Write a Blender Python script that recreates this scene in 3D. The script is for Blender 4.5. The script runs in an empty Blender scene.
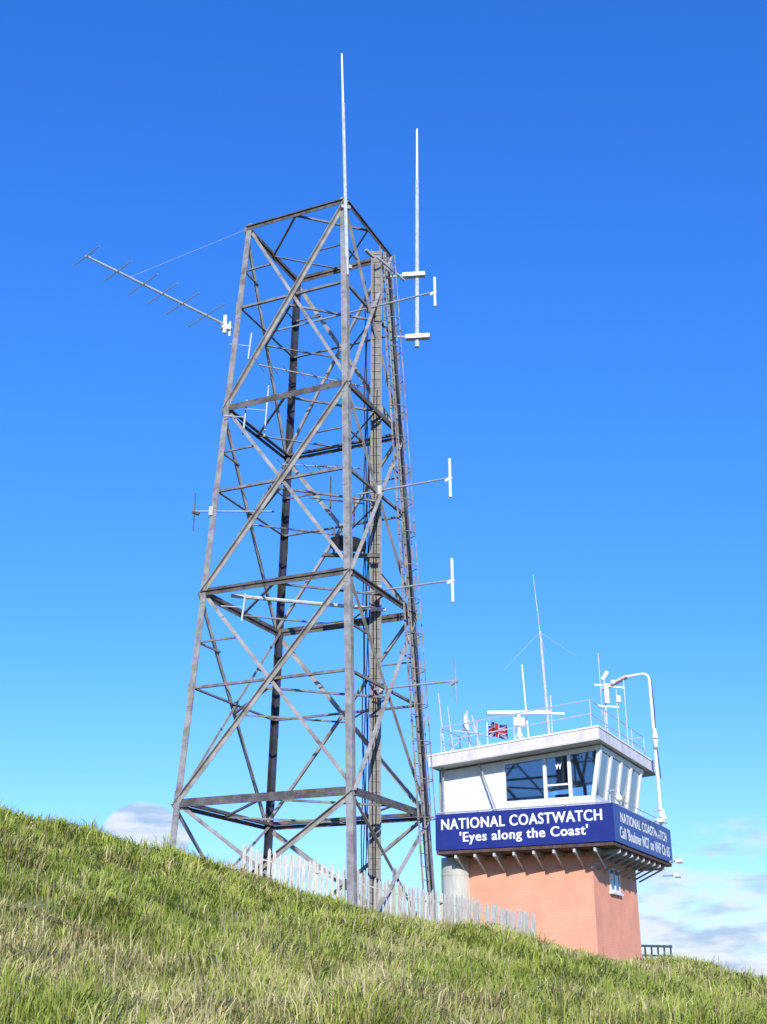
import bpy, bmesh, math, random
import numpy as np
from mathutils import Vector, Matrix
random.seed(4); rng=np.random.default_rng(7)
EYE=1.6
scene=bpy.context.scene
col=scene.collection

# ------------------------------------------------------------ materials
def mat(name,c1,c2=None,rough=.6,metal=0.0,scale=6.0,detail=6,bump=0.0,c3=None,stretch=(1,1,1),spec=.4):
    m=bpy.data.materials.new(name); m.use_nodes=True
    nt=m.node_tree; N=nt.nodes; L=nt.links
    b=N['Principled BSDF']; b.inputs['Roughness'].default_value=rough; b.inputs['Metallic'].default_value=metal
    b.inputs['Specular IOR Level'].default_value=spec
    c2=c2 or tuple(x*.8 for x in c1)
    tc=N.new('ShaderNodeTexCoord'); mp=N.new('ShaderNodeMapping'); mp.inputs['Scale'].default_value=stretch
    nz=N.new('ShaderNodeTexNoise'); nz.inputs['Scale'].default_value=scale; nz.inputs['Detail'].default_value=detail; nz.inputs['Roughness'].default_value=.65
    cr=N.new('ShaderNodeValToRGB'); cr.color_ramp.elements[0].position=.38; cr.color_ramp.elements[1].position=.62
    cr.color_ramp.elements[0].color=(*c2,1); cr.color_ramp.elements[1].color=(*c1,1)
    if c3:
        e=cr.color_ramp.elements.new(.32); e.color=(*c3,1)
    L.new(tc.outputs['Object'],mp.inputs[0]); L.new(mp.outputs[0],nz.inputs['Vector']); L.new(nz.outputs['Fac'],cr.inputs[0]); L.new(cr.outputs[0],b.inputs['Base Color'])
    if bump>0:
        bp=N.new('ShaderNodeBump'); bp.inputs['Strength'].default_value=bump; bp.inputs['Distance'].default_value=.02
        L.new(nz.outputs['Fac'],bp.inputs['Height']); L.new(bp.outputs[0],b.inputs['Normal'])
    return m
M_leg=mat('galv_leg',(.34,.325,.305),(.20,.185,.175),.65,0,3.5,c3=(.17,.11,.08),spec=.25)
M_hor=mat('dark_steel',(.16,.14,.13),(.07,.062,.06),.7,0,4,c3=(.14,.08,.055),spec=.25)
M_sec=mat('strut_steel',(.27,.25,.24),(.13,.12,.115),.65,0,4,c3=(.14,.09,.065),spec=.25)
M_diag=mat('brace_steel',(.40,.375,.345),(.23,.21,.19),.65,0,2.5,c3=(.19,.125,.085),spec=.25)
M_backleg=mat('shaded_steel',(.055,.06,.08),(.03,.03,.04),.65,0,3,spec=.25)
M_alu=mat('aluminium',(.70,.70,.70),(.52,.52,.52),.4,.3,8)
M_thin=mat('dull_alu',(.40,.40,.40),(.28,.28,.28),.55,.1,8)
M_white=mat('white_paint',(.84,.84,.83),(.74,.74,.73),.5,0,3,stretch=(1,1,.3))
M_clad=mat('white_cladding',(.84,.84,.84),(.72,.72,.73),.5,0,2.2,stretch=(3,3,.4))
M_fascia=mat('fascia',(.76,.69,.69),(.60,.55,.55),.5,0,3,stretch=(1,1,.4))
M_soffit=mat('soffit',(.62,.60,.60),(.5,.48,.48),.7,0,3)
M_blue=mat('sign_blue',(.024,.036,.22),(.018,.028,.185),.35,0,1.2)
M_dark=mat('dark_rubber',(.02,.02,.022),(.01,.01,.012),.7)
M_deck=mat('deck_dark',(.14,.085,.07),(.07,.045,.04),.8,0,5)
M_tray=mat('cable_tray',(.30,.28,.25),(.21,.195,.175),.7,0,9,c3=(.16,.14,.115),spec=.2)
M_trayb=mat('cable_tray_web',(.285,.262,.232),(.20,.182,.16),.75,0,7,c3=(.15,.13,.105),spec=.2)
M_conc=mat('concrete',(.38,.36,.33),(.25,.24,.22),.9,0,7,bump=.4)
M_tank=mat('tank',(.58,.56,.50),(.45,.43,.38),.6,0,3,stretch=(1,1,.3))
M_wood=mat('weathered_wood',(.62,.58,.50),(.42,.385,.32),.85,0,9,stretch=(3,3,.5),c3=(.31,.265,.2))
M_int=mat('interior',(.42,.42,.40),(.30,.30,.29),.8)
M_red=mat('lamp_pink',(.78,.5,.43),(.7,.42,.36),.5)
M_navyrail=mat('navy_rail',(.03,.04,.08),(.02,.03,.05),.6)
M_pane=mat('window_pane_reflective',(.20,.24,.30),(.10,.12,.16),.15,0,2,spec=.8)

def brick():
    m=bpy.data.materials.new('painted_brick'); m.use_nodes=True; nt=m.node_tree; N=nt.nodes; L=nt.links
    b=N['Principled BSDF']; b.inputs['Roughness'].default_value=.75; b.inputs['Specular IOR Level'].default_value=.2
    uv=N.new('ShaderNodeUVMap'); uv.uv_map='UVMap'
    bt=N.new('ShaderNodeTexBrick'); bt.inputs['Scale'].default_value=1.0
    bt.inputs['Brick Width'].default_value=.225; bt.inputs['Row Height'].default_value=.075; bt.inputs['Mortar Size'].default_value=.005
    bt.inputs['Color1'].default_value=(.93,.41,.265,1); bt.inputs['Color2'].default_value=(.90,.39,.25,1); bt.inputs['Mortar'].default_value=(.83,.36,.235,1)
    nz=N.new('ShaderNodeTexNoise'); nz.inputs['Scale'].default_value=1.3; nz.inputs['Detail'].default_value=8
    mx=N.new('ShaderNodeMixRGB'); mx.blend_type='MULTIPLY'; mx.inputs[0].default_value=1
    cr=N.new('ShaderNodeValToRGB'); cr.color_ramp.elements[0].position=.3; cr.color_ramp.elements[0].color=(.86,.85,.86,1); cr.color_ramp.elements[1].position=.65; cr.color_ramp.elements[1].color=(1,1,1,1)
    L.new(uv.outputs[0],bt.inputs['Vector']); L.new(uv.outputs[0],nz.inputs['Vector']); L.new(nz.outputs['Fac'],cr.inputs[0])
    L.new(bt.outputs['Color'],mx.inputs[1]); L.new(cr.outputs[0],mx.inputs[2]); L.new(mx.outputs[0],b.inputs['Base Color'])
    bp=N.new('ShaderNodeBump'); bp.inputs['Strength'].default_value=.12; bp.inputs['Distance'].default_value=.004; bp.invert=True
    L.new(bt.outputs['Fac'],bp.inputs['Height']); L.new(bp.outputs[0],b.inputs['Normal'])
    return m
M_brick=brick()
def glass():
    m=bpy.data.materials.new('window_glass'); m.use_nodes=True; nt=m.node_tree; N=nt.nodes; L=nt.links
    out=N['Material Output']; N.remove(N['Principled BSDF'])
    t=N.new('ShaderNodeBsdfTransparent'); t.inputs[0].default_value=(.72,.78,.80,1)
    g=N.new('ShaderNodeBsdfGlossy'); g.inputs['Roughness'].default_value=.03; g.inputs[0].default_value=(.9,.93,1,1)
    f=N.new('ShaderNodeFresnel'); f.inputs[0].default_value=1.55
    a=N.new('ShaderNodeMath'); a.operation='MULTIPLY_ADD'; a.inputs[1].default_value=1.3; a.inputs[2].default_value=.12
    mx=N.new('ShaderNodeMixShader'); L.new(f.outputs[0],a.inputs[0]); L.new(a.outputs[0],mx.inputs[0]); L.new(t.outputs[0],mx.inputs[1]); L.new(g.outputs[0],mx.inputs[2]); L.new(mx.outputs[0],out.inputs[0])
    return m
M_glass=glass()
def attrmat(name,transl=.3,rough=.6):
    m=bpy.data.materials.new(name); m.use_nodes=True; nt=m.node_tree; N=nt.nodes; L=nt.links
    b=N['Principled BSDF']; b.inputs['Roughness'].default_value=rough; b.inputs['Specular IOR Level'].default_value=.15
    a=N.new('ShaderNodeAttribute'); a.attribute_name='Col'; L.new(a.outputs['Color'],b.inputs['Base Color'])
    if transl>0:
        t=N.new('ShaderNodeBsdfTranslucent'); L.new(a.outputs['Color'],t.inputs[0]); mx=N.new('ShaderNodeMixShader'); mx.inputs[0].default_value=transl
        L.new(b.outputs[0],mx.inputs[1]); L.new(t.outputs[0],mx.inputs[2]); L.new(mx.outputs[0],N['Material Output'].inputs[0])
    return m
M_grass=attrmat('grass_blades',.25)
M_flag=attrmat('flag_cloth',.3,.8)

# ------------------------------------------------------------ mesh helpers
def V(*a): return Vector(a)
class MB:
    def __init__(s): s.v=[]; s.f=[]
    def prism(s,prof,p0,p1,up=(0,0,1)):
        p0=Vector(p0); p1=Vector(p1); d=(p1-p0).normalized(); up=Vector(up)
        if abs(d.dot(up.normalized()))>.98: up=Vector((0,1,0)) if abs(d.y)<.9 else Vector((1,0,0))
        x=up.cross(d).normalized(); y=d.cross(x).normalized()
        n=len(prof); b=len(s.v)
        for p in (p0,p1):
            for (a,c) in prof: s.v.append(p+x*a+y*c)
        s.f.append([b+i for i in range(n)][::-1]); s.f.append([b+n+i for i in range(n)])
        for i in range(n):
            j=(i+1)%n; s.f.append([b+i,b+j,b+n+j,b+n+i])
    def bar(s,p0,p1,w,h=None,up=(0,0,1)):
        h=h or w; w/=2; h/=2
        s.prism([(-w,-h),(w,-h),(w,h),(-w,h)],p0,p1,up)
    def angle(s,p0,p1,w,t,up=(0,0,1),flip=False):
        k=-1 if flip else 1
        pr=[(0,0),(w*k,0),(w*k,t),(t*k,t),(t*k,w),(0,w)]
        if flip: pr=pr[::-1]
        s.prism(pr,p0,p1,up)
    def legangle(s,p0,p1,e1,e2,w,t):
        p0=Vector(p0);p1=Vector(p1);e1=Vector(e1);e2=Vector(e2)
        pr=[(0,0),(w,0),(w,t),(t,t),(t,w),(0,w)]; b=len(s.v)
        for p in(p0,p1):
            for a,c in pr: s.v.append(p+e1*a+e2*c)
        n=6; s.f.append([b+i for i in range(n)]); s.f.append([b+n+i for i in range(n)][::-1])
        for i in range(n):
            j=(i+1)%n; s.f.append([b+i,b+n+i,b+n+j,b+j])
    def cyl(s,p0,p1,r0,r1=None,n=8):
        r1=r0 if r1 is None else r1
        p0=Vector(p0);p1=Vector(p1);d=(p1-p0).normalized()
        up=Vector((0,0,1)) if abs(d.z)<.9 else Vector((1,0,0))
        x=up.cross(d).normalized(); y=d.cross(x); b=len(s.v)
        for p,r in((p0,r0),(p1,r1)):
            for i in range(n):
                t=2*math.pi*i/n; s.v.append(p+x*math.cos(t)*r+y*math.sin(t)*r)
        s.f.append([b+i for i in range(n)][::-1]); s.f.append([b+n+i for i in range(n)])
        for i in range(n):
            j=(i+1)%n; s.f.append([b+i,b+j,b+n+j,b+n+i])
    def path(s,pts,r,n=6):
        for a,b in zip(pts[:-1],pts[1:]): s.cyl(a,b,r,r,n)
    def hexa(s,P):
        b=len(s.v); s.v+= [Vector(p) for p in P]
        for f in([3,2,1,0],[4,5,6,7],[0,1,5,4],[1,2,6,5],[2,3,7,6],[3,0,4,7]): s.f.append([b+i for i in f])
    def sphere(s,c,r,sc=(1,1,1),n=10):
        b=len(s.v); c=Vector(c)
        for i in range(n//2+1):
            ph=math.pi*i/(n//2)
            for j in range(n):
                t=2*math.pi*j/n; s.v.append(c+Vector((r*sc[0]*math.sin(ph)*math.cos(t),r*sc[1]*math.sin(ph)*math.sin(t),r*sc[2]*math.cos(ph))))
        for i in range(n//2):
            for j in range(n):
                k=(j+1)%n; s.f.append([b+i*n+j,b+(i+1)*n+j,b+(i+1)*n+k,b+i*n+k])
    def obj(s,name,m,parent=None,bevel=0,smooth=False,boxuv=None):
        me=bpy.data.meshes.new(name); me.from_pydata([tuple(v) for v in s.v],[],s.f)
        me.materials.append(m)
        bm=bmesh.new(); bm.from_mesh(me); bmesh.ops.recalc_face_normals(bm,faces=bm.faces)
        if boxuv:
            uvl=bm.loops.layers.uv.new('UVMap'); A,B=boxuv
            for f in bm.faces:
                u=A if abs(f.normal.dot(B))>abs(f.normal.dot(A)) else B
                for l in f.loops: l[uvl].uv=(l.vert.co.dot(u),l.vert.co.z)
        bm.to_mesh(me); bm.free()
        if smooth:
            for p in me.polygons: p.use_smooth=True
        o=bpy.data.objects.new(name,me); col.objects.link(o)
        if parent: o.parent=parent
        else: o.location.z=EYE
        if bevel>0:
            md=o.modifiers.new('bev','BEVEL'); md.width=bevel; md.segments=2
        return o
def root(name):
    o=bpy.data.objects.new(name,None); col.objects.link(o); o.location.z=EYE; o.empty_display_size=.5; return o

# ------------------------------------------------------------ terrain (heights relative to eye)
CX=np.array([-200,-40,-20,-12,-6.3,-4.8,-3.4,-2.57,-1.65,-.67,.99,3.8,5.4,8.15,10.1,14,30,200.])
CY=np.array([14,14,16,18,20,21.5,23,24,24.7,25.2,27,31,32,33,34,34,34,34.])
CZ=np.array([5,5,4.6,3.9,2.95,2.70,2.48,2.26,2.04,1.85,1.61,1.30,.95,.84,-.15,-.9,-1.3,-1.5])
CZ=CZ-.2
def lat(ix,iy,seed):
    h=(ix.astype(np.int64)*374761393+iy.astype(np.int64)*668265263+seed*974634777)&0xffffffff
    h=((h^(h>>13))*1274126177)&0xffffffff
    return ((h^(h>>16))&0xffff)/65535.
def vn(x,y,sc,seed=0):
    x=np.asarray(x,float)/sc; y=np.asarray(y,float)/sc
    ix=np.floor(x).astype(np.int64); iy=np.floor(y).astype(np.int64); fx=x-ix; fy=y-iy
    fx=fx*fx*(3-2*fx); fy=fy*fy*(3-2*fy)
    return (lat(ix,iy,seed)*(1-fx)+lat(ix+1,iy,seed)*fx)*(1-fy)+(lat(ix,iy+1,seed)*(1-fx)+lat(ix+1,iy+1,seed)*fx)*fy
def ss(t): t=np.clip(t,0,1); return t*t*(3-2*t)
def H(x,y):
    x=np.asarray(x,float); y=np.asarray(y,float)
    yc=np.interp(x,CX,CY); zc=np.interp(x,CX,CZ)
    t=np.clip((y-.5)/(yc-.5),0,1)
    z=-1.6+(zc+1.6)*t
    back=np.clip(y-yc,0,40)
    z=z-.022*back
    z=z-30*ss((y-60)/45)
    near=np.exp(-np.maximum(0,y-60)/10)
    z=z+((vn(x,y,1.9,1)-.5)*.32+(vn(x,y,.75,2)-.5)*.20)*ss((y-1)/6)*near*np.where(y>yc+1,.3,1)
    return z
def Hs(x,y): return float(H(x,y))
def axis(lo,hi,step,far):
    c=list(np.arange(lo,hi+1e-6,step)); s=step
    a=hi
    while a<far: s*=1.35; a+=s; c.append(a)
    s=step; a=lo
    while a>-far: s*=1.35; a-=s; c.insert(0,a)
    return np.array(c)
xs=axis(-16,16,.2,4000); ys=axis(-2,42,.2,4000)
X,Y=np.meshgrid(xs,ys); Z=H(X,Y)
nx,ny=len(xs),len(ys)
vv=np.stack([X.ravel(),Y.ravel(),Z.ravel()],1)
idx=np.arange(nx*ny).reshape(ny,nx)
ff=np.stack([idx[:-1,:-1].ravel(),idx[:-1,1:].ravel(),idx[1:,1:].ravel(),idx[1:,:-1].ravel()],1)
me=bpy.data.meshes.new('ground'); me.from_pydata(vv.tolist(),[],ff.tolist())
for p in me.polygons: p.use_smooth=True
M_ground=mat('turf_soil',(.17,.185,.05),(.10,.11,.035),.95,0,2.5,8,bump=.6,c3=(.13,.105,.045))
me.materials.append(M_ground)
g=bpy.data.objects.new('ground',me); col.objects.link(g); g.location.z=EYE
sb=MB(); sb.v=[V(-6000,95,-25),V(6000,95,-25),V(6000,9000,-25),V(-6000,9000,-25)]; sb.f=[[0,1,2,3]]
M_sea=mat('sea_water',(.03,.09,.15),(.02,.06,.11),.25,0,.05,bump=.4)
sb.obj('sea',M_sea)

# ------------------------------------------------------------ grass: one mesh
def make_grass():
    N=12500
    y=4+ (38-4)*rng.random(N*2)**.8
    x=(rng.random(N*2)*2-1)*(.36*y+1.3)
    yc=np.interp(x,CX,CY); k=(y<yc+1.8)
    x=x[k][:N]; y=y[k][:N]; n=len(x)
    lush=vn(x,y,1.9,11)*.5+vn(x,y,.75,2)*.5
    dry=vn(x,y*.7,2.9,21)*.5+vn(x,y,.8,22)*.5
    brn=vn(x,y*.7,1.6,41)*.6+vn(x,y,.6,42)*.4
    B=40
    tx=np.repeat(x,B); ty=np.repeat(y,B); m=len(tx)
    lu=np.repeat(lush,B); dr=np.repeat(dry+(rng.random(n)-.5)*.28,B); bw=np.repeat(brn,B)
    big=np.where(rng.random(n)<.10,1.4,1.0)
    hsc=np.repeat((.5+.75*rng.random(n))*big,B)
    tb_=np.repeat(.75+.5*rng.random(n),B)
    th=rng.random(m)*2*np.pi; r=np.sqrt(rng.random(m))*.2
    bx=tx+np.cos(th)*r; by=ty+np.sin(th)*r
    bz=H(bx,by)-.02
    Ln=(.10+.21*rng.random(m))*hsc*(.35+1.3*lu)
    tw=np.repeat(rng.random(n)*2*np.pi,B)
    lx=np.cos(th)*r*2.2+.28+.45*np.cos(tw)+(rng.random(m)-.5)*.6
    ly=np.sin(th)*r*2.2-.22+.45*np.sin(tw)+(rng.random(m)-.5)*.6
    ln=np.sqrt(lx*lx+ly*ly)+1e-6
    lean=np.clip(ln,0,1.15)
    ux=lx/ln; uy=ly/ln
    mh=.62*Ln*(1-.25*lean); mo=.32*Ln*lean
    tH=Ln*(1-.66*lean); tO=Ln*lean*.98
    w=(.0033+.004*rng.random(m))*np.clip(by/11,1,2.6)
    phi=rng.random(m)*2*np.pi
    wx=np.cos(phi)*w; wy=np.sin(phi)*w*.5
    P=np.empty((m,5,3))
    P[:,0]=np.stack([bx-wx,by-wy,bz],1); P[:,1]=np.stack([bx+wx,by+wy,bz],1)
    P[:,2]=np.stack([bx+ux*mo-wx*.8,by+uy*mo-wy*.8,bz+mh],1); P[:,3]=np.stack([bx+ux*mo+wx*.8,by+uy*mo+wy*.8,bz+mh],1)
    P[:,4]=np.stack([bx+ux*tO,by+uy*tO,bz+tH],1)
    g1=np.array([.20,.285,.04]); g2=np.array([.46,.49,.09]); s1=np.array([.72,.61,.29]); b1=np.array([.38,.275,.12]); br=np.array([.26,.21,.08])
    a=np.clip(rng.random(m)*.6+.9*(lu-.3),0,1)[:,None]
    c=(g1*(1-a)+g2*a)*tb_[:,None]
    sp=np.clip((dr-.50)*3.0+.10,0.05,.80)
    isS=(rng.random(m)<sp)[:,None]
    isB=(rng.random(m)<np.clip((bw-.58)*3,.02,.5))[:,None]
    sc=s1*(.6+.5*rng.random(m))[:,None]; bc=b1*(.6+.6*rng.random(m))[:,None]
    c=np.where(isS,np.where(isB,bc,sc),c)
    c=np.where(isB&(rng.random(m)<.35)[:,None],bc,c)
    C=np.ones((m,5,4)); C[:,:,:3]=c[:,None,:]
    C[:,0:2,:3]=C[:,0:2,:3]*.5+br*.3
    tip=(rng.random(m)<.2)[:,None]; C[:,4,:3]=np.where(tip,C[:,4,:3]*.4+s1*.6,C[:,4,:3])
    K=2600; sy=6+30*rng.random(K)**.7; sx=(rng.random(K)*2-1)*(.37*sy+1.5)
    q=(sy<np.interp(sx,CX,CY)+1)&(vn(sx,sy,1.8,31)>.5); sx=sx[q]; sy=sy[q]; K=len(sx); sz=H(sx,sy)
    sl=.2+.35*rng.random(K); dx=(rng.random(K)-.3)*.4; dy=(rng.random(K)-.5)*.3; sw=.0026*np.clip(sy/10,1,3)
    Q=np.empty((K,5,3))
    Q[:,0]=np.stack([sx-sw,sy,sz],1);Q[:,1]=np.stack([sx+sw,sy,sz],1)
    Q[:,2]=np.stack([sx-sw+dx*sl*.5,sy+dy*sl*.5,sz+sl*.6],1);Q[:,3]=np.stack([sx+sw+dx*sl*.5,sy+dy*sl*.5,sz+sl*.6],1)
    Q[:,4]=np.stack([sx+dx*sl*1.2,sy+dy*sl,sz+sl],1)
    D=np.ones((K,5,4)); D[:,:,:3]=np.array([.40,.31,.17])*(.5+.7*rng.random(K))[:,None,None]
    P=np.concatenate([P,Q]); C=np.concatenate([C,D]); m=len(P)
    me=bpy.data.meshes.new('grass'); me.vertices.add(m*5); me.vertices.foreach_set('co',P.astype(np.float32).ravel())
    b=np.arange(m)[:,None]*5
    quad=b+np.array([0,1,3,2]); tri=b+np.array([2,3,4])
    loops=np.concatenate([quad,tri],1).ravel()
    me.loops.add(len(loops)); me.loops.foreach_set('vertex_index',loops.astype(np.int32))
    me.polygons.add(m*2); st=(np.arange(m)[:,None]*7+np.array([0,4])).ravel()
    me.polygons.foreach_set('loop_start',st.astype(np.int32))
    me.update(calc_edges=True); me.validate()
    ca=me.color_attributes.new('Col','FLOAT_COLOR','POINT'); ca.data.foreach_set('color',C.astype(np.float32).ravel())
    me.materials.append(M_grass)
    o=bpy.data.objects.new('grass',me); col.objects.link(o); o.location.z=EYE
make_grass()

# ------------------------------------------------------------ lattice tower
ta=V(-.910,.4147,0); tb=V(.4147,.910,0); TC=V(-1.83,29,0)
def side(z): return 3.706-.082*(z-9.313)
def leg(k,z):
    sa,sb_={'F':(-1,-1),'L':(1,-1),'B':(1,1),'R':(-1,1)}[k]
    h=side(z)/2
    p=TC+ta*(sa*h*1.10)+tb*(sb_*h*1.05); p.z=z; return p
TOP=20.15; LV=[20.15,14.40,9.28,4.17]
tower=root('lattice_radio_tower')
lg=MB(); lb=MB(); ft=MB()
for k in 'FLBR':
    sa,sb_={'F':(-1,-1),'L':(1,-1),'B':(1,1),'R':(-1,1)}[k]
    q=leg(k,2); gz=Hs(q.x,q.y)
    p0=leg(k,gz-.1); p1=leg(k,TOP+.12)
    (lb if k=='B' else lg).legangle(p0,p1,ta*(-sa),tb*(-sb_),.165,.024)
    for z in LV[1:]+[11.8,6.7,17.4]:
        c=leg(k,z)
        (lb if k=='B' else lg).bar(c+V(0,0,-.28)+ta*(-sa)*.08-tb*(-sb_)*.012,c+V(0,0,.28)+ta*(-sa)*.08-tb*(-sb_)*.012,.15,.02,up=tb)
    ft.hexa([V(q.x+dx,q.y+dy,gz-.4) for dx,dy in((-.35,-.35),(.35,-.35),(.35,.35),(-.35,.35))]+[V(q.x+dx,q.y+dy,gz+.08) for dx,dy in((-.3,-.3),(.3,-.3),(.3,.3),(-.3,.3))])
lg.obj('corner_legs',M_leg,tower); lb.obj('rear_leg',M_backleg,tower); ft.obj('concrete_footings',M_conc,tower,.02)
faces=[('L','F'),('F','R'),('R','B'),('B','L')]
out={('L','F'):-tb,('F','R'):-ta,('R','B'):tb,('B','L'):ta}
hz=MB(); dg=MB(); sec=MB()
for fc in faces:
    k0,k1=fc; n=out[fc]; ins=-n*.04
    for i,z in enumerate(LV):
        a=leg(k0,z)+ins; b=leg(k1,z)+ins
        hz.angle(a,b,.10,.02,up=(0,0,1),flip=(i%2==0))
        hz.bar(a+V(0,0,-.05)+n*.05,b+V(0,0,-.05)+n*.05,.016,.10)
    zs=LV+[1.0]
    for i in range(4):
        zt,zb=zs[i],zs[i+1]
        A=leg(k0,zt);Bp=leg(k1,zt);Cc=leg(k0,zb);D=leg(k1,zb)
        dg.angle(Bp-n*.02,Cc-n*.02,.105,.016,up=n)
        dg.angle(A-n*.10,D-n*.10,.075,.014,up=n)
        wt=side(zt); wb=side(zb); fr=wt/(wt+wb); zm=zt+(zb-zt)*fr
        cc=(leg(k0,zm)+leg(k1,zm))/2-n*.06
        dg.bar(cc+V(0,0,-.11),cc+V(0,0,.11),.2,.012,up=n)
        if i<3:
            sec.angle(leg(k0,zm)-n*.06,leg(k1,zm)-n*.06,.065,.012)
            for kk in(k0,k1):
                X1=leg(kk,zt).lerp(leg(k1 if kk==k0 else k0,zb),.25)
                sec.angle(leg(kk,X1.z)-n*.07,X1-n*.07,.045,.01)
for z in LV+[17.2,11.8,6.7]:
    m=[(leg(a,z)+leg(b,z))/2 for a,b in faces]
    for i in range(4): sec.angle(m[i]+V(0,0,-.06),m[(i+1)%4]+V(0,0,-.06),.05,.01)
hz.obj('ring_beams',M_hor,tower); dg.obj('cross_bracing',M_diag,tower); sec.obj('secondary_bracing',M_sec,tower)
tr=MB(); cx0=V(-.20,28.7,0)
for s_ in(-.135,.135):
    p=cx0+V(s_,0,0); tr.bar(p+V(0,0,1.2),p+V(0,0,19.7),.025,.05)
z=1.3
while z<19.6:
    tr.bar(cx0+V(-.12,.0,z),cx0+V(.12,.0,z),.010,.03); z+=.25
tr.obj('cable_tray',M_tray,tower)
tw_=MB(); tw_.bar(cx0+V(0,.015,1.2),cx0+V(0,.015,19.65),.24,.01); tw_.obj('cable_tray_web',M_trayb,tower)
cb=MB()
for i in range(4):
    o=V(-.30+.045*i,.06,0)
    cb.path([cx0+o+V(.02*math.sin(j*1.7+i),0,1.2+j*(17.5-i*1.6)/22) for j in range(23)],.014,5)
for i in range(2):
    cb.path([cx0+V(-.05+.07*i+.012*math.sin(j*1.1+2*i),-.03,1.2+j*(18-i*4)/22) for j in range(23)],.013,5)
def alongR(off_b,off_n,z,k='R'):
    p=leg(k,z); return p-tb*off_b-ta*off_n
for i in range(6):
    pts=[]
    for j in range(26):
        z=1.3+j*(18.2-i*.8)/25; pts.append(alongR(.25+.06*i+.02*math.sin(j*1.3+i),.03+.02*math.cos(j+i),z))
    cb.path(pts,.017,5)
for i in range(3):
    pts=[]
    for j in range(26):
        z=1.3+j*(17-i*2.8)/25; pts.append(leg('F',z)+ta*(.10+.03*i+.008*math.sin(j*2+i))+tb*.08)
    cb.path(pts,.013,5)
cb.obj('cables',M_dark,tower)
ld=MB()
za,zb=1.4,19.9
for s_ in(.60,.98):
    ld.bar(alongR(s_,.10,za),alongR(s_,.10,zb),.05,.02)
z=za
while z<zb:
    ld.cyl(alongR(.60,.10,z),alongR(.98,.10,z),.011,n=5); z+=.3
z=4.0
while z<zb:
    pts=[]
    for j in range(9):
        t=math.pi*j/8; pts.append(alongR(.79+.30*math.cos(t),.10+.36*math.sin(t),z))
    ld.path(pts,.012,5); z+=.9
for j in(1,4,7):
    t=math.pi*j/8; ld.bar(alongR(.79+.30*math.cos(t),.10+.36*math.sin(t),4.0),alongR(.79+.30*math.cos(t),.10+.36*math.sin(t),zb-.3),.03,.01)
ld.obj('caged_ladder',M_sec,tower)
pl=MB(); pl.bar(V(-.5,28.5,19.55),V(.15,29.2,19.3),.08,.08); pl.bar(V(-.2,28.75,19.5),V(.3,29.3,19.45),.05)
pl.obj('top_bracket',M_thin,tower)

def antenna(name): return root(name)
w=antenna('whip_antenna'); m=MB(); m.cyl(V(-.96,26.95,17.7),V(-1.14,26.98,23.4),.055,.048); m.obj('tube',M_alu,w)
m=MB(); m.cyl(V(-1.14,26.98,23.35),V(-1.20,27.0,25.2),.034,.026); m.obj('tip',M_white,w)
m=MB()
for z,x in((18.0,-.97),(19.9,-1.03)): m.bar(V(x-.12,26.98,z),V(x+.12,27.05,z),.10,.1)
m.obj('clamps',M_thin,w)
w=antenna('whip_antenna'); m=MB(); m.cyl(V(.94,29.5,17.0),V(1.0,29.5,22.7),.065,.055); m.obj('tube',M_alu,w)
m=MB(); m.cyl(V(1.0,29.5,22.6),V(1.02,29.5,24.6),.04,.03); m.obj('tip',M_white,w)
m=MB()
m.bar(V(.55,29.5,19.35),V(1.2,29.42,19.35),.16,.12); m.bar(V(.62,29.5,17.3),V(1.3,29.42,17.3),.18,.12)
m.bar(V(0,29.7,19.4),V(.6,29.5,19.38),.05); m.bar(V(.1,29.75,17.5),V(.65,29.5,17.32),.05); m.bar(V(-.2,28.3,19.2),V(.6,29.5,19.2),.05)
m.obj('brackets',M_alu,w)
w=antenna('yagi_antenna'); b0=V(-4.12,28.3,16.9); b1=V(-7.34,25.0,16.98); m=MB(); m.cyl(b0,b1,.036,.03); m.obj('boom',M_alu,w)
dv=(b1-b0).normalized(); pv=V(-dv.y,dv.x,0).normalized(); m=MB()
for t,hl in((.995,.56),(.80,.60),(.63,.62),(.50,.66),(.36,.72),(.19,.80)):
    c=b0.lerp(b1,t); m.cyl(c-pv*hl+V(0,0,-.02),c+pv*hl+V(0,0,.02),.015,n=6)
m.obj('elements',M_thin,w)
m=MB(); c=b0.lerp(b1,.05); m.bar(c+V(0,0,-.26),c+V(0,0,.28),.09,.09); m.bar(c+V(-.1,0,-.05),c+V(.12,.1,-.05),.16,.14); m.bar(c+V(.12,.1,-.3),c+V(.12,.1,.15),.05); m.obj('clamp',M_white,w)
m=MB(); m.cyl(b0.lerp(b1,.72),leg('L',TOP-.05),.005,n=4); m.obj('stay_cord',M_alu,w)
def dipole(p0,L_,z,hl=.5,dir_=None,m1=None,back=0.0):
    dir_=dir_ or (-ta); w=antenna('dipole_antenna'); p0=V(p0[0],p0[1],z); e=p0+dir_*L_
    m=MB(); m.cyl(p0-dir_*back,e,.026); m.obj('arm',M_thin,w)
    m=MB(); m.cyl(e+V(0,0,-hl),e+V(0,0,hl),.038 if m1 is None else .018); m.cyl(e+dir_*-.12+V(0,0,-.07),e+dir_*.05+V(0,0,.0),.05); m.obj('element',m1 or M_white,w)
    m=MB(); m.bar(p0+V(0,0,-.12),p0+V(0,0,.12),.1,.1); m.obj('clamp',M_thin,w)
dipole((-.42,28.37),1.97,17.57,.45,back=3.2)
dipole((-.1,28.2),1.93,12.06,.52,back=.6)
dipole((-.1,28.2),1.93,9.37,.55,back=.4)
dipole((-.05,28.2),1.90,6.9,.5,back=.2,m1=M_thin)
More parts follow.
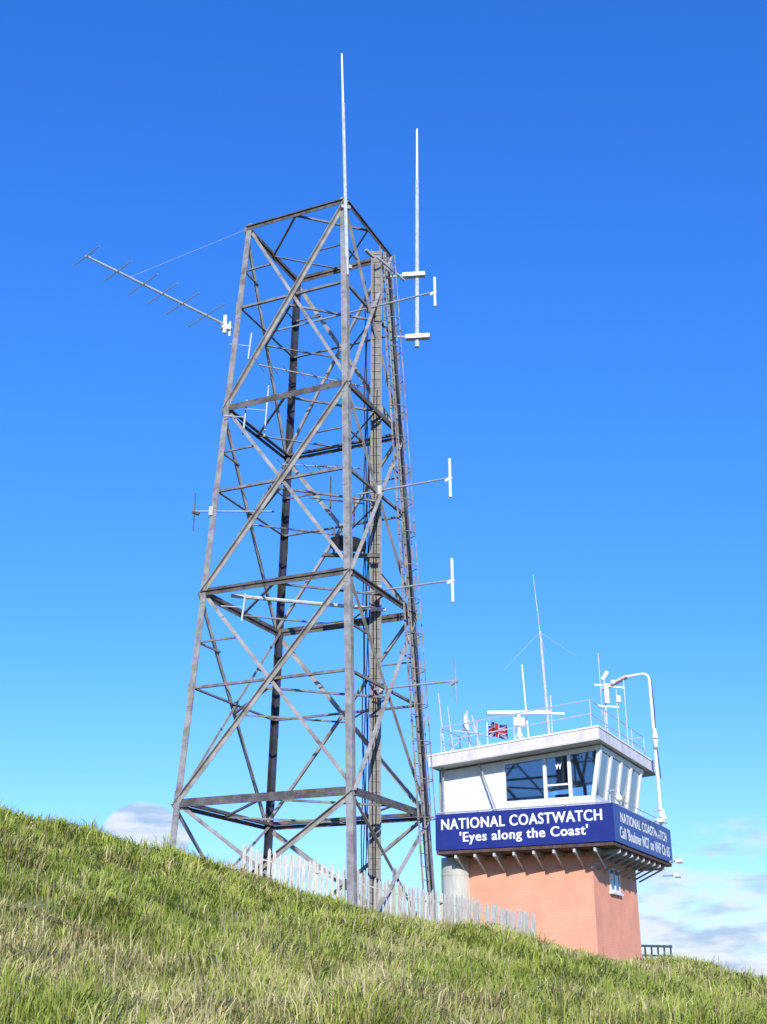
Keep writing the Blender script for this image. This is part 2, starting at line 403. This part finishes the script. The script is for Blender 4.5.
dipole((leg('L',11.5).x,leg('L',11.5).y),.42,11.45,.52,dir_=V(-1,0,0),m1=M_hor,back=1.6)
w=antenna('folded_dipole_antenna'); m=MB()
for (x,y,z,h) in((-3.15,28.6,14.55,.75),(-3.65,28.1,14.1,.5),(-3.4,27.6,8.75,.35),(-3.65,28.4,16.4,.4)):
    m.cyl(V(x,y,z-h),V(x+.06,y,z+h),.024); m.cyl(V(x,y,z),V(x-.5,y-.1,z),.014)
m.obj('elements',M_alu,w)
w=antenna('stub_antenna'); m=MB()
m.cyl(leg('L',9.2)+V(.75,.0,0),V(.05,28.6,9.0),.05); m.obj('support_pole',M_alu,w)
m=MB()
for (x,y,z,h) in((-1.35,28.2,12.0,.45),(-1.0,28.3,12.2,.5),(-.75,28.4,11.6,.4),(-.9,28.1,12.9,.3)): m.cyl(V(x,y,z-h),V(x,y,z+h),.02)
m.cyl(V(-1.9,28.3,11.9),V(-.5,28.2,11.7),.02); m.obj('stubs',M_hor,w)
w=antenna('drum_antenna'); m=MB(); m.cyl(V(-.90,28.3,10.50),V(-.88,28.25,10.72),.46,.46,20); m.cyl(V(-.88,28.25,10.72),V(-.87,28.23,10.8),.46,.25,20); m.obj('drum',M_dark,w,smooth=False)
m=MB(); m.bar(V(-1.5,28.3,10.35),V(-.1,28.4,10.35),.09); m.bar(V(-1.25,28.3,10.3),V(-1.25,28.3,11.1),.05); m.obj('bracket',M_hor,w)
w=antenna('log_periodic_antenna'); m=MB(); c0=V(-2.6,28.0,12.7); c1=V(-.6,28.8,12.95); m.cyl(c0,c1,.02)
for i in range(8):
    c=c0.lerp(c1,i/7); m.cyl(c+V(-.1,-.35+.03*i,0),c+V(.1,.35-.03*i,0),.01,n=5)
m.obj('array',M_thin,w)
w=antenna('log_periodic_antenna'); m=MB(); c0=V(-3.3,28.0,15.6); c1=V(-.4,28.9,15.4); m.cyl(c0,c1,.022)
for i in range(9):
    c=c0.lerp(c1,i/8); m.cyl(c+V(-.1,-.4+.03*i,0),c+V(.1,.4-.03*i,0),.01,n=5)
m.obj('array',M_thin,w)

# ------------------------------------------------------------ lookout building
A=V(-.897,.442,0).normalized(); Bv=V(.442,.897,0).normalized(); C0=V(6.15,33,0)
def P(p,q,z): 
    r=C0+A*p+Bv*q; return V(r.x,r.y,z)
def slab(m,p0,p1,q0,q1,zb,zt,zb1=None,zt1=None):
    zb1=zb if zb1 is None else zb1; zt1=zt if zt1 is None else zt1
    m.hexa([P(p0,q0,zb),P(p0,q1,zb),P(p1,q1,zb1),P(p1,q0,zb1),P(p0,q0,zt),P(p0,q1,zt),P(p1,q1,zt1),P(p1,q0,zt1)])
bld=root('lookout_building')
m=MB(); slab(m,.9,4.6,.9,5.4,-.3,3.80); m.obj('brick_walls',M_brick,bld,boxuv=(A,Bv))
m=MB()
slab(m,.86,.898,2.45,3.45,2.86,2.92); slab(m,.86,.898,2.45,3.45,3.46,3.52)
for q in(2.45,2.92,3.39): slab(m,.862,.898,q,q+.06,2.921,3.459)
slab(m,.80,.898,2.38,3.52,2.79,2.857); m.obj('ground_window_frame',M_white,bld)
m=MB(); slab(m,.88,.897,2.511,2.919,2.921,3.459); slab(m,.88,.897,2.981,3.389,2.921,3.459); m.obj('ground_window_glass',M_pane,bld)
m=MB(); slab(m,.03,5.15,.03,6.25,3.82,3.97); m.obj('balcony_deck',M_deck,bld)
m=MB(); mw=MB()
p=.55
while p<4.7:
    m.bar(P(p,.08,3.75),P(p,.9,3.75),.07,.13); m.bar(P(p,.15,3.70),P(p,.895,3.36),.045,.045); mw.bar(P(p,.04,3.76),P(p,.078,3.76),.06,.10); p+=.58
q=.75
while q<5.9:
    m.bar(P(.08,q,3.75),P(.9,q,3.75),.07,.13); m.bar(P(.15,q,3.70),P(.895,q,3.36),.045,.045); mw.bar(P(.04,q,3.76),P(.078,q,3.76),.06,.10); q+=.62
m.obj('joists_and_struts',M_thin,bld); mw.obj('joist_ends',M_soffit,bld)
m=MB(); slab(m,.0,5.17,-.02,.03,3.83,3.925); slab(m,-.02,.03,.035,6.3,3.83,3.925); m.obj('deck_edge',M_deck,bld)
def rz(p): return 7.0-.08*(p-.19)-.34
def pr(z): return .60-.28*max(0,(z-5.2))/1.45
m=MB()
slab(m,.60,5.2,.55,.67,3.97,5.20)
slab(m,3.30,5.2,.55,.67,5.203,rz(3.3),None,rz(5.2))
m.hexa([P(pr(6.50),.55,6.50),P(pr(6.50),.67,6.50),P(3.297,.67,6.30),P(3.297,.55,6.30),P(pr(6.62),.55,rz(.35)),P(pr(6.62),.67,rz(.35)),P(3.297,.67,rz(3.3)),P(3.297,.55,rz(3.3))])
slab(m,.60,.72,.673,5.1,3.97,5.20)
slab(m,5.08,5.2,.673,5.1,3.97,rz(5.1))
slab(m,.72,5.077,4.98,5.1,3.97,5.20)
slab(m,3.6,5.077,4.98,5.1,5.203,rz(3.6),None,rz(5.07))
slab(m,.45,3.597,4.98,5.1,6.35,rz(.45),None,rz(3.6))
def rquad(m,q0,q1,z0,z1,th=.10,off=0):
    a,b=pr(z0)+off,pr(z1)+off
    m.hexa([P(a,q0,z0),P(a,q1,z0),P(a+th,q1,z0),P(a+th,q0,z0),P(b,q0,z1),P(b,q1,z1),P(b+th,q1,z1),P(b+th,q0,z1)])
rquad(m,.673,5.1,6.50,6.63)
m.obj('cabin_walls',M_clad,bld)
m=MB()
for qa in(.553,1.62,2.68,3.74,4.85):
    rquad(m,qa,qa+.14 if qa>1 else qa+.16,5.203,6.497,.12,-.004)
rquad(m,.70,5.0,5.205,5.27,.1,-.002)
for p,wd in((3.22,.07),(1.98,.09),(1.25,.09)):
    slab(m,p,p+wd,.545,.62,5.205,6.52-.067*p)
slab(m,.72,3.29,.54,.66,5.203,5.262)
slab(m,1.345,1.975,.57,.618,5.60,5.65)
for i in range(9):
    p=3.36+i*.2
    if p<5.15: slab(m,p,p+.014,.541,.549,3.99,rz(p)-.01)
slab(m,5.1,5.215,.53,.549,3.99,rz(5.1)-.01)
m.obj('window_frames',M_white,bld)
m=MB(); slab(m,.5,3.28,.60,.608,5.262,6.49,None,6.31); m.obj('front_glass',M_glass,bld)
m=MB(); rquad(m,.7,4.95,5.27,6.49,.008,.05); m.obj('side_glass',M_glass,bld)
m=MB(); slab(m,.75,5.05,.70,4.95,3.98,4.02); slab(m,.5,5.05,.70,4.95,6.52,6.56,None,6.24)
slab(m,1.0,3.2,.8,1.3,4.85,4.9); slab(m,3.4,4.0,4.3,4.95,4.0,6.0); m.obj('cabin_interior',M_int,bld)
m=MB(); slab(m,2.3,2.85,1.0,1.06,5.1,5.5); slab(m,1.45,1.9,1.0,1.06,5.1,5.42); m.cyl(P(1.1,1.3,4.9),P(1.1,1.3,5.7),.05); m.obj('desk_monitors',M_dark,bld)
m=MB(); slab(m,.19,5.35,-.09,6.4,6.68,7.0,6.30,6.60); m.obj('roof_slab',M_fascia,bld)
m=MB(); slab(m,.165,5.375,-.115,6.425,7.002,7.05,6.602,6.65); m.obj('roof_trim',M_white,bld)
m=MB(); slab(m,.165,.188,-.115,6.425,6.66,6.70); slab(m,.19,5.37,-.115,-.093,6.655,6.70,6.28,6.32); m.obj('drip_edge',M_soffit,bld)
m=MB()
def rt(p): return 7.05-.08*(p-.19)
cor=[(.5,.3),(5.1,.3),(5.1,6.1),(.5,6.1)]
for i in range(4):
    (p0,q0),(p1,q1)=cor[i],cor[(i+1)%4]; n=4
    for j in range(n):
        p=p0+(p1-p0)*j/n; q=q0+(q1-q0)*j/n; m.cyl(P(p,q,rt(p)),P(p,q,rt(p)+.85),.02,n=6)
    for h in(.85,.45): m.cyl(P(p0,q0,rt(p0)+h),P(p1,q1,rt(p1)+h),.017,n=6)
m.obj('roof_guard_rail',M_alu,bld)
m=MB()
m.cyl(P(0.02,.02,4.98),P(5.15,.02,4.98),.02); m.cyl(P(0.02,.02,4.98),P(.02,6.28,4.98),.02)
m.cyl(P(0.02,.02,5.15),P(.02,6.28,5.15),.015)
for q in(.02,1.6,3.2,4.8,6.28): m.cyl(P(.03,q,3.97),P(.03,q,5.15),.02)
for p in(1.3,2.6,3.9,5.13): m.cyl(P(p,.05,3.97),P(p,.05,4.98),.02)
m.obj('balcony_rail',M_alu,bld)
m=MB(); m.cyl(P(3.95,.40,6.35),P(3.45,.35,5.0),.025); m.cyl(P(5.1,.4,3.97),P(5.1,.4,6.3),.03); m.cyl(P(5.28,.6,4.0),P(5.28,.6,6.3),.03); m.obj('downpipe',M_thin,bld)

sg=root('coastwatch_sign')
m=MB(); slab(m,-.035,5.17,-.06,-.025,3.93,4.93); slab(m,-.06,-.037,-.06,6.3,3.93,4.93); m.obj('panel',M_blue,sg)
M_txt=mat('sign_lettering',(.84,.84,.84),(.80,.80,.80),.5)
def text(body,o,xd,w,h,name,off=.014,bold=.022,spc=1.1):
    cu=bpy.data.curves.new(name,'FONT'); cu.body=body; cu.size=1; cu.offset=off; cu.extrude=0; cu.space_character=spc
    t=bpy.data.objects.new(name+'_tmp',cu); col.objects.link(t); bpy.context.view_layer.update()
    dg_=bpy.context.evaluated_depsgraph_get(); me=bpy.data.meshes.new_from_object(t.evaluated_get(dg_)); bpy.data.objects.remove(t)
    vs=[v.co.copy() for v in me.vertices]; fs=[list(p.vertices) for p in me.polygons]; bpy.data.meshes.remove(me)
    x0,x1=min(v.x for v in vs),max(v.x for v in vs); y0,y1=min(v.y for v in vs),max(v.y for v in vs)
    nrm=xd.cross(V(0,0,1)); nv=[];nf=[]
    for k,sh in enumerate((-bold,0,bold)):
        b=len(nv)
        for v in vs: nv.append(tuple(o+xd*((v.x-x0+sh)/(x1-x0)*w)+V(0,0,(v.y-y0)/(y1-y0)*h)+nrm*(.0015*k)))
        nf+=[[i+b for i in f] for f in fs]
    me=bpy.data.meshes.new(name); me.from_pydata(nv,[],nf); me.materials.append(M_txt)
    ob=bpy.data.objects.new(name,me); col.objects.link(ob); ob.parent=sg; return ob
text('NATIONAL COASTWATCH',P(4.98,-.064,4.49),-A,4.72,.30,'lettering_main')
text("'Eyes along the Coast'",P(4.42,-.064,4.05),-A,3.75,.36,'lettering_motto')
text('NATIONAL COASTWATCH',P(-.064,.6,4.50),Bv,5.1,.27,'lettering_side')
text("Call 'Boulmer NCI' on VHF Ch 65",P(-.064,.45,4.07),Bv,5.5,.32,'lettering_side_call')
w_=text('W',P(1.72,.590,6.05),-A,.2,.2,'window_letter')

t=root('storage_tank'); m=MB(); m.cyl(V(2.09,36.0,.9),V(2.09,36.0,3.80),.42,.42,24); m.obj('body',M_tank,t)
m=MB()
for z in(1.6,3.3): m.cyl(V(2.09,36,z),V(2.09,36,z+.04),.43,.43,24)
m.obj('hoops',M_tank,t)
t=root('radar_scanner'); c=P(3.25,2.0,8.12); m=MB(); d=V(1,.05,.02)
m.bar(c-d*.98,c+d*.98,.16,.12); m.obj('scanner_bar',M_white,t,.03)
m=MB(); m.cyl(V(c.x,c.y,6.7),V(c.x,c.y,7.7),.06); m.bar(V(c.x-.16,c.y,7.82),V(c.x+.16,c.y,7.82),.3,.24); m.cyl(V(c.x,c.y,7.9),V(c.x,c.y,8.1),.06); m.obj('pedestal',M_white,t,.01)
m=MB(); m.cyl(V(c.x-.45,c.y,6.7),V(c.x,c.y,7.6),.025); m.cyl(V(c.x+.45,c.y,6.7),V(c.x,c.y,7.6),.025); m.obj('stays',M_alu,t)
t=root('radio_mast'); b=V(5.13,36.84,6.8); j=V(4.98,36.84,10.86); tp=V(4.85,36.84,12.8); m=MB(); m.cyl(b,j,.055,.045); m.obj('pole',M_alu,t)
m=MB(); m.cyl(j,tp,.018,.012,6)
for dx,dy,dz in((-1.2,.0,-1.25),(1.15,.2,-.75),(.2,1.1,-1.0),(.0,-1.1,-1.0)): m.cyl(j,j+V(dx,dy,dz),.007,.005,4)
m.obj('whip_and_radials',M_alu,t)
m=MB(); m.bar(V(4.6,36.8,8.25),V(5.6,36.8,8.22),.05); m.cyl(V(5.2,36.8,8.3),V(5.2,36.8,8.8),.03); m.obj('crossarm',M_alu,t)
t=root('radio_mast'); m=MB(); m.cyl(V(4.45,36.5,6.8),V(4.32,36.5,9.7),.03,.025); m.obj('pole',M_white,t)
m=MB(); m.cyl(V(4.2,36.5,8.2),V(4.6,36.5,8.2),.02); m.obj('crossarm',M_thin,t)
t=root('radio_mast'); m=MB(); m.cyl(P(5.05,.5,6.5),P(5.25,.5,8.6),.022); m.cyl(P(4.8,.6,6.5),P(5.0,.6,8.2),.02); m.cyl(P(4.4,.9,6.5),P(4.5,.9,8.1),.03); m.obj('pole',M_alu,t)
m=MB(); m.cyl(P(4.55,.9,7.5),P(4.55,.9,7.95),.10,.08,12); m.bar(P(4.1,.8,7.35),P(4.9,.8,7.5),.04); m.cyl(P(4.0,.8,6.6),P(4.3,.8,7.9),.025); m.cyl(P(5.1,.4,6.6),P(4.2,.4,7.4),.02); m.cyl(P(3.75,.4,6.65),P(4.35,.4,7.9),.018); m.obj('fittings',M_alu,t)
t=root('weather_instrument_mast'); c=P(.8,3,0); m=MB(); m.cyl(V(c.x,c.y,7),V(c.x,c.y,9.1),.03); m.cyl(V(c.x-.12,c.y,8.0),V(c.x-.12,c.y,9.95),.016); m.bar(V(c.x-.3,c.y,8.95),V(c.x+.6,c.y,8.85),.035); m.bar(V(c.x-.25,c.y,8.3),V(c.x+.4,c.y,8.25),.035)
m.cyl(V(c.x+.35,c.y,7),V(c.x+.35,c.y,8.8),.02); m.cyl(V(c.x+.6,c.y,7),V(c.x+.6,c.y,9.1),.018); m.obj('poles',M_alu,t)
m=MB(); m.bar(V(c.x+.03,c.y-.1,8.35),V(c.x+.03,c.y-.1,8.95),.13,.1); m.cyl(V(c.x+.4,c.y,8.4),V(c.x+.4,c.y,8.6),.08,.08,12); m.sphere(V(c.x+.25,c.y-.1,9.0),.08); m.cyl(V(c.x-.05,c.y,9.1),V(c.x+.12,c.y,9.35),.06,.07,12); m.obj('instruments',M_white,t)
t=root('union_flag'); m=MB(); m.cyl(P(3.9,1,6.7),P(3.9,1,7.70),.018); m.obj('pole',M_white,t)
fv=[];fc=[];fcol=[];W,Hh=36,22
for jn in range(Hh+1):
    for i in range(W+1):
        u=i/W;v=jn/Hh; q=P(3.88-.62*u,1+.09*math.sin(u*9+v),7.24+.42*v-.10*u*u+.03*math.sin(u*7)); fv.append(tuple(q))
        xx=(u-.5)*2;yy=(v-.5)*2; c_=(.02,.04,.20)
        if abs(abs(xx)-abs(yy))<.22: c_=(.6,.6,.6)
        if abs(abs(xx)-abs(yy))<.07: c_=(.45,.03,.04)
        if abs(xx)<.20 or abs(yy)<.34: c_=(.6,.6,.6)
        if abs(xx)<.12 or abs(yy)<.2: c_=(.5,.03,.04)
        fcol+= [*c_,1]
for jn in range(Hh):
    for i in range(W): k=jn*(W+1)+i; fc.append([k,k+1,k+W+2,k+W+1])
me=bpy.data.meshes.new('cloth'); me.from_pydata(fv,[],fc); me.materials.append(M_flag); ca=me.color_attributes.new('Col','FLOAT_COLOR','POINT'); ca.data.foreach_set('color',fcol)
o=bpy.data.objects.new('cloth',me); col.objects.link(o); o.parent=t
t=root('lamp_post'); b=V(8.56,37.84,0); m=MB(); m.cyl(V(b.x,b.y,5.0),V(b.x,b.y,9.55),.06,.05)
pts=[]
for i in range(7):
    a=math.pi/2*i/6; pts.append(V(b.x,b.y,9.55)+V(0,0,.22*math.sin(a))+A*(.22*(1-math.cos(a))))
pts.append(pts[-1]+A*.5+V(0,0,-.03)); m.path(pts,.045,8); m.obj('pole',M_white,t)
e=pts[-1]; m=MB(); m.prism([(-.14,-.04),(.14,-.04),(.12,.05),(-.12,.05)],e,e+A*.85+V(0,0,-.34)); m.obj('lamp_head',M_red,t,.02)
m=MB(); m.cyl(V(b.x,b.y-.12,7.65),V(b.x,b.y-.12,7.95),.10,.05,12); m.cyl(V(b.x,b.y-.12,7.35),V(b.x,b.y-.12,7.6),.05,.10,12); m.obj('loudspeaker',M_white,t)
m=MB(); m.path([V(b.x+.05,b.y,9.6),V(b.x+.08,b.y,8.6),V(b.x+.05,b.y,7.6),V(b.x+.1,b.y,6.4)],.015); m.obj('cable',M_dark,t)
for (p,q,z) in((-.12,.35,5.1),(-.2,5.0,5.15)):
    t=root('security_camera'); c=P(p,q,z); m=MB(); m.sphere(c,.10); m.cyl(c,c+V(0,0,.25),.04); m.obj('dome',M_white,t,smooth=True)
    m=MB(); m.bar(c+V(0,0,.22),c+V(0,0,.22)+A*.3,.04); m.obj('arm',M_thin,t)
for (p,q,z) in((-.35,5.9,3.95),(-.3,4.2,4.95),(-.2,6.1,3.55)):
    t=root('floodlight'); c=P(p,q,z); m=MB(); m.bar(c-Bv*.18,c+Bv*.18,.18,.12); m.obj('housing',M_white,t,.02); m=MB(); m.bar(c+A*.05,c+A*.45,.05); m.obj('bracket',M_thin,t)

# ------------------------------------------------------------ picket fence
fn=root('picket_fence'); m=MB(); rl=MB()
pts=[V(-2.95,26.35,0),V(-.65,26.6,0),V(1.4,29.4,0),V(4.0,33.0,0)]
for a,b in zip(pts[:-1],pts[1:]):
    L_=(b-a).length; d=(b-a)/L_; n=int(L_/.125); nrm=V(d.y,-d.x,0)
    for i in range(n):
        q=a+d*(i*.125+random.uniform(-.01,.01)); z=Hs(q.x,q.y); h=.98+random.uniform(-.06,.05); ln=d*random.uniform(-.03,.03)
        w2=.036; t2=.012
        base=V(q.x,q.y,z-.1); tp=V(q.x,q.y,z+h)+ln
        if random.random()<.02: continue
        pr_=[base-d*w2,base+d*w2,tp+d*w2*.9+V(0,0,-.07),tp,tp-d*w2*.9+V(0,0,-.07)]
        bI=len(m.v)
        for s_ in(-t2,t2):
            for pp in pr_: m.v.append(pp+nrm*(s_+.03))
        m.f+= [[bI,bI+1,bI+2,bI+3,bI+4],[bI+9,bI+8,bI+7,bI+6,bI+5]]
        for k in range(5):
            k2=(k+1)%5; m.f.append([bI+k,bI+5+k,bI+5+k2,bI+k2])
    k=int(L_/.8)+1
    for i in range(k):
        q0=a+d*(L_*i/k);q1=a+d*(L_*(i+1)/k)
        for hh in(.25,.74): rl.bar(V(q0.x,q0.y,Hs(q0.x,q0.y)+hh),V(q1.x,q1.y,Hs(q1.x,q1.y)+hh),.025,.03)
        if i%2==0: rl.bar(V(q0.x,q0.y,Hs(q0.x,q0.y)-.1)-nrm*.06,V(q0.x,q0.y,Hs(q0.x,q0.y)+.95)-nrm*.06,.08,.08)
m.obj('pales',M_wood,fn); rl.obj('rails_and_posts',M_wood,fn)
rl=root('metal_railing'); m=MB()
for i in range(6): x=8.0+i*.2; m.bar(V(x,40,.3),V(x,40,1.60),.05)
m.bar(V(7.95,40,1.58),V(9.05,40,1.55),.07); m.bar(V(7.95,40,1.3),V(9.05,40,1.27),.06); m.obj('rails',M_navyrail,rl)

# ------------------------------------------------------------ world
EL=math.radians(25); sd=V(.10,-1,0).normalized()
wd=bpy.data.worlds.new('World'); scene.world=wd; wd.use_nodes=True; nt=wd.node_tree; N=nt.nodes; L=nt.links
bg=N['Background']; bg.inputs[1].default_value=.14
sky=N.new('ShaderNodeTexSky'); sky.sky_type='NISHITA'; sky.sun_disc=False; sky.sun_elevation=EL; sky.sun_rotation=math.pi-.10; sky.ozone_density=3.0; sky.air_density=1.0; sky.dust_density=.2
tc=N.new('ShaderNodeTexCoord')
sep=N.new('ShaderNodeSeparateXYZ'); L.new(tc.outputs['Generated'],sep.inputs[0])
rmp=N.new('ShaderNodeValToRGB'); e=rmp.color_ramp.elements; e[0].position=0.0; e[0].color=(.30,.36,.55,1); e[1].position=.75; e[1].color=(.13,.43,.90,1)
e_=rmp.color_ramp.elements.new(.28); e_.color=(.165,.375,.70,1)
L.new(sep.outputs['Z'],rmp.inputs[0])
g0=N.new('ShaderNodeMixRGB'); g0.blend_type='MULTIPLY'; g0.inputs[0].default_value=1; g0.inputs[2].default_value=(2.6,2.6,2.6,1); L.new(rmp.outputs[0],g0.inputs[1])
grade=N.new('ShaderNodeMixRGB'); grade.blend_type='MULTIPLY'; grade.inputs[0].default_value=1
L.new(sky.outputs[0],grade.inputs[1]); L.new(g0.outputs[0],grade.inputs[2])
def math_(op,a,b=None,clamp=False):
    n=N.new('ShaderNodeMath'); n.operation=op; n.use_clamp=clamp
    for i,x in enumerate((a,b)):
        if x is None: continue
        if isinstance(x,(int,float)): n.inputs[i].default_value=x
        else: L.new(x,n.inputs[i])
    return n.outputs[0]
mp=N.new('ShaderNodeMapping'); mp.inputs['Scale'].default_value=(16,16,52); L.new(tc.outputs['Generated'],mp.inputs[0])
nz=N.new('ShaderNodeTexNoise'); nz.inputs['Scale'].default_value=1.0; nz.inputs['Detail'].default_value=9; nz.inputs['Roughness'].default_value=.58; L.new(mp.outputs[0],nz.inputs['Vector'])
def blob(c,s):
    m_=N.new('ShaderNodeMapping'); m_.vector_type='POINT'
    m_.inputs['Scale'].default_value=s; m_.inputs['Location'].default_value=tuple(-a*b for a,b in zip(c,s))
    L.new(tc.outputs['Generated'],m_.inputs[0]); ln=N.new('ShaderNodeVectorMath'); ln.operation='LENGTH'; L.new(m_.outputs[0],ln.inputs[0])
    return math_('SUBTRACT',1.0,ln.outputs['Value'],True)
bl=blob((-.188,.975,.118),(28,3,34)); bl2=blob((-.10,.99,.092),(18,3,50)); br=blob((.31,.94,.060),(3.4,1.5,13)); bm_=blob((.33,.93,.02),(2.2,1.5,14))
s=math_('ADD',math_('MULTIPLY',bl,3.4),math_('MULTIPLY',bl2,2.2)); s2=math_('MAXIMUM',math_('MULTIPLY',br,1.05),math_('MULTIPLY',bm_,.95)); s=math_('MAXIMUM',s,s2)
nn=math_('MULTIPLY',math_('SUBTRACT',nz.outputs['Fac'],.49),5.0)
gate=math_('MULTIPLY',s,3.5,True)
fac=math_('MULTIPLY',math_('MULTIPLY',math_('ADD',nn,s),1.0,True),gate)
fac=math_('MULTIPLY',fac,.9)
mp2=N.new('ShaderNodeMapping'); mp2.inputs['Scale'].default_value=(22,22,90); mp2.inputs['Location'].default_value=(3,1,0); L.new(tc.outputs['Generated'],mp2.inputs[0])
nz2=N.new('ShaderNodeTexNoise'); nz2.inputs['Scale'].default_value=1.0; nz2.inputs['Detail'].default_value=6; L.new(mp2.outputs[0],nz2.inputs['Vector'])
cc=N.new('ShaderNodeValToRGB'); cc.color_ramp.elements[0].position=.36; cc.color_ramp.elements[0].color=(.46,.60,.82,1); cc.color_ramp.elements[1].position=.56; cc.color_ramp.elements[1].color=(.84,.89,.95,1); L.new(nz2.outputs['Fac'],cc.inputs[0])
ccm=N.new('ShaderNodeMixRGB'); ccm.blend_type='MULTIPLY'; ccm.inputs[0].default_value=1; ccm.inputs[2].default_value=(7.1,7.1,7.1,1); L.new(cc.outputs[0],ccm.inputs[1])
mx=N.new('ShaderNodeMixRGB'); L.new(fac,mx.inputs[0]); L.new(grade.outputs[0],mx.inputs[1]); L.new(ccm.outputs[0],mx.inputs[2])
L.new(mx.outputs[0],bg.inputs[0])
sl=bpy.data.lights.new('sun','SUN'); sl.energy=5.0; sl.angle=math.radians(.5); sl.color=(1,.955,.87)
so=bpy.data.objects.new('sun',sl); col.objects.link(so)
dirv=V(sd.x*math.cos(EL),sd.y*math.cos(EL),math.sin(EL)); so.rotation_euler=dirv.to_track_quat('Z','Y').to_euler(); so.location=(0,-10,30)

# ------------------------------------------------------------ camera
cam=bpy.data.cameras.new('camera'); cam.sensor_fit='VERTICAL'; cam.sensor_height=36; cam.lens=1200/1024*36; cam.clip_end=20000; cam.clip_start=.1
co=bpy.data.objects.new('camera',cam); col.objects.link(co); co.location=(0,0,EYE); co.rotation_euler=(math.radians(90)+math.atan(488/1200),0,0)
scene.camera=co
scene.view_settings.view_transform='Standard'; scene.view_settings.look='None'; scene.view_settings.exposure=0
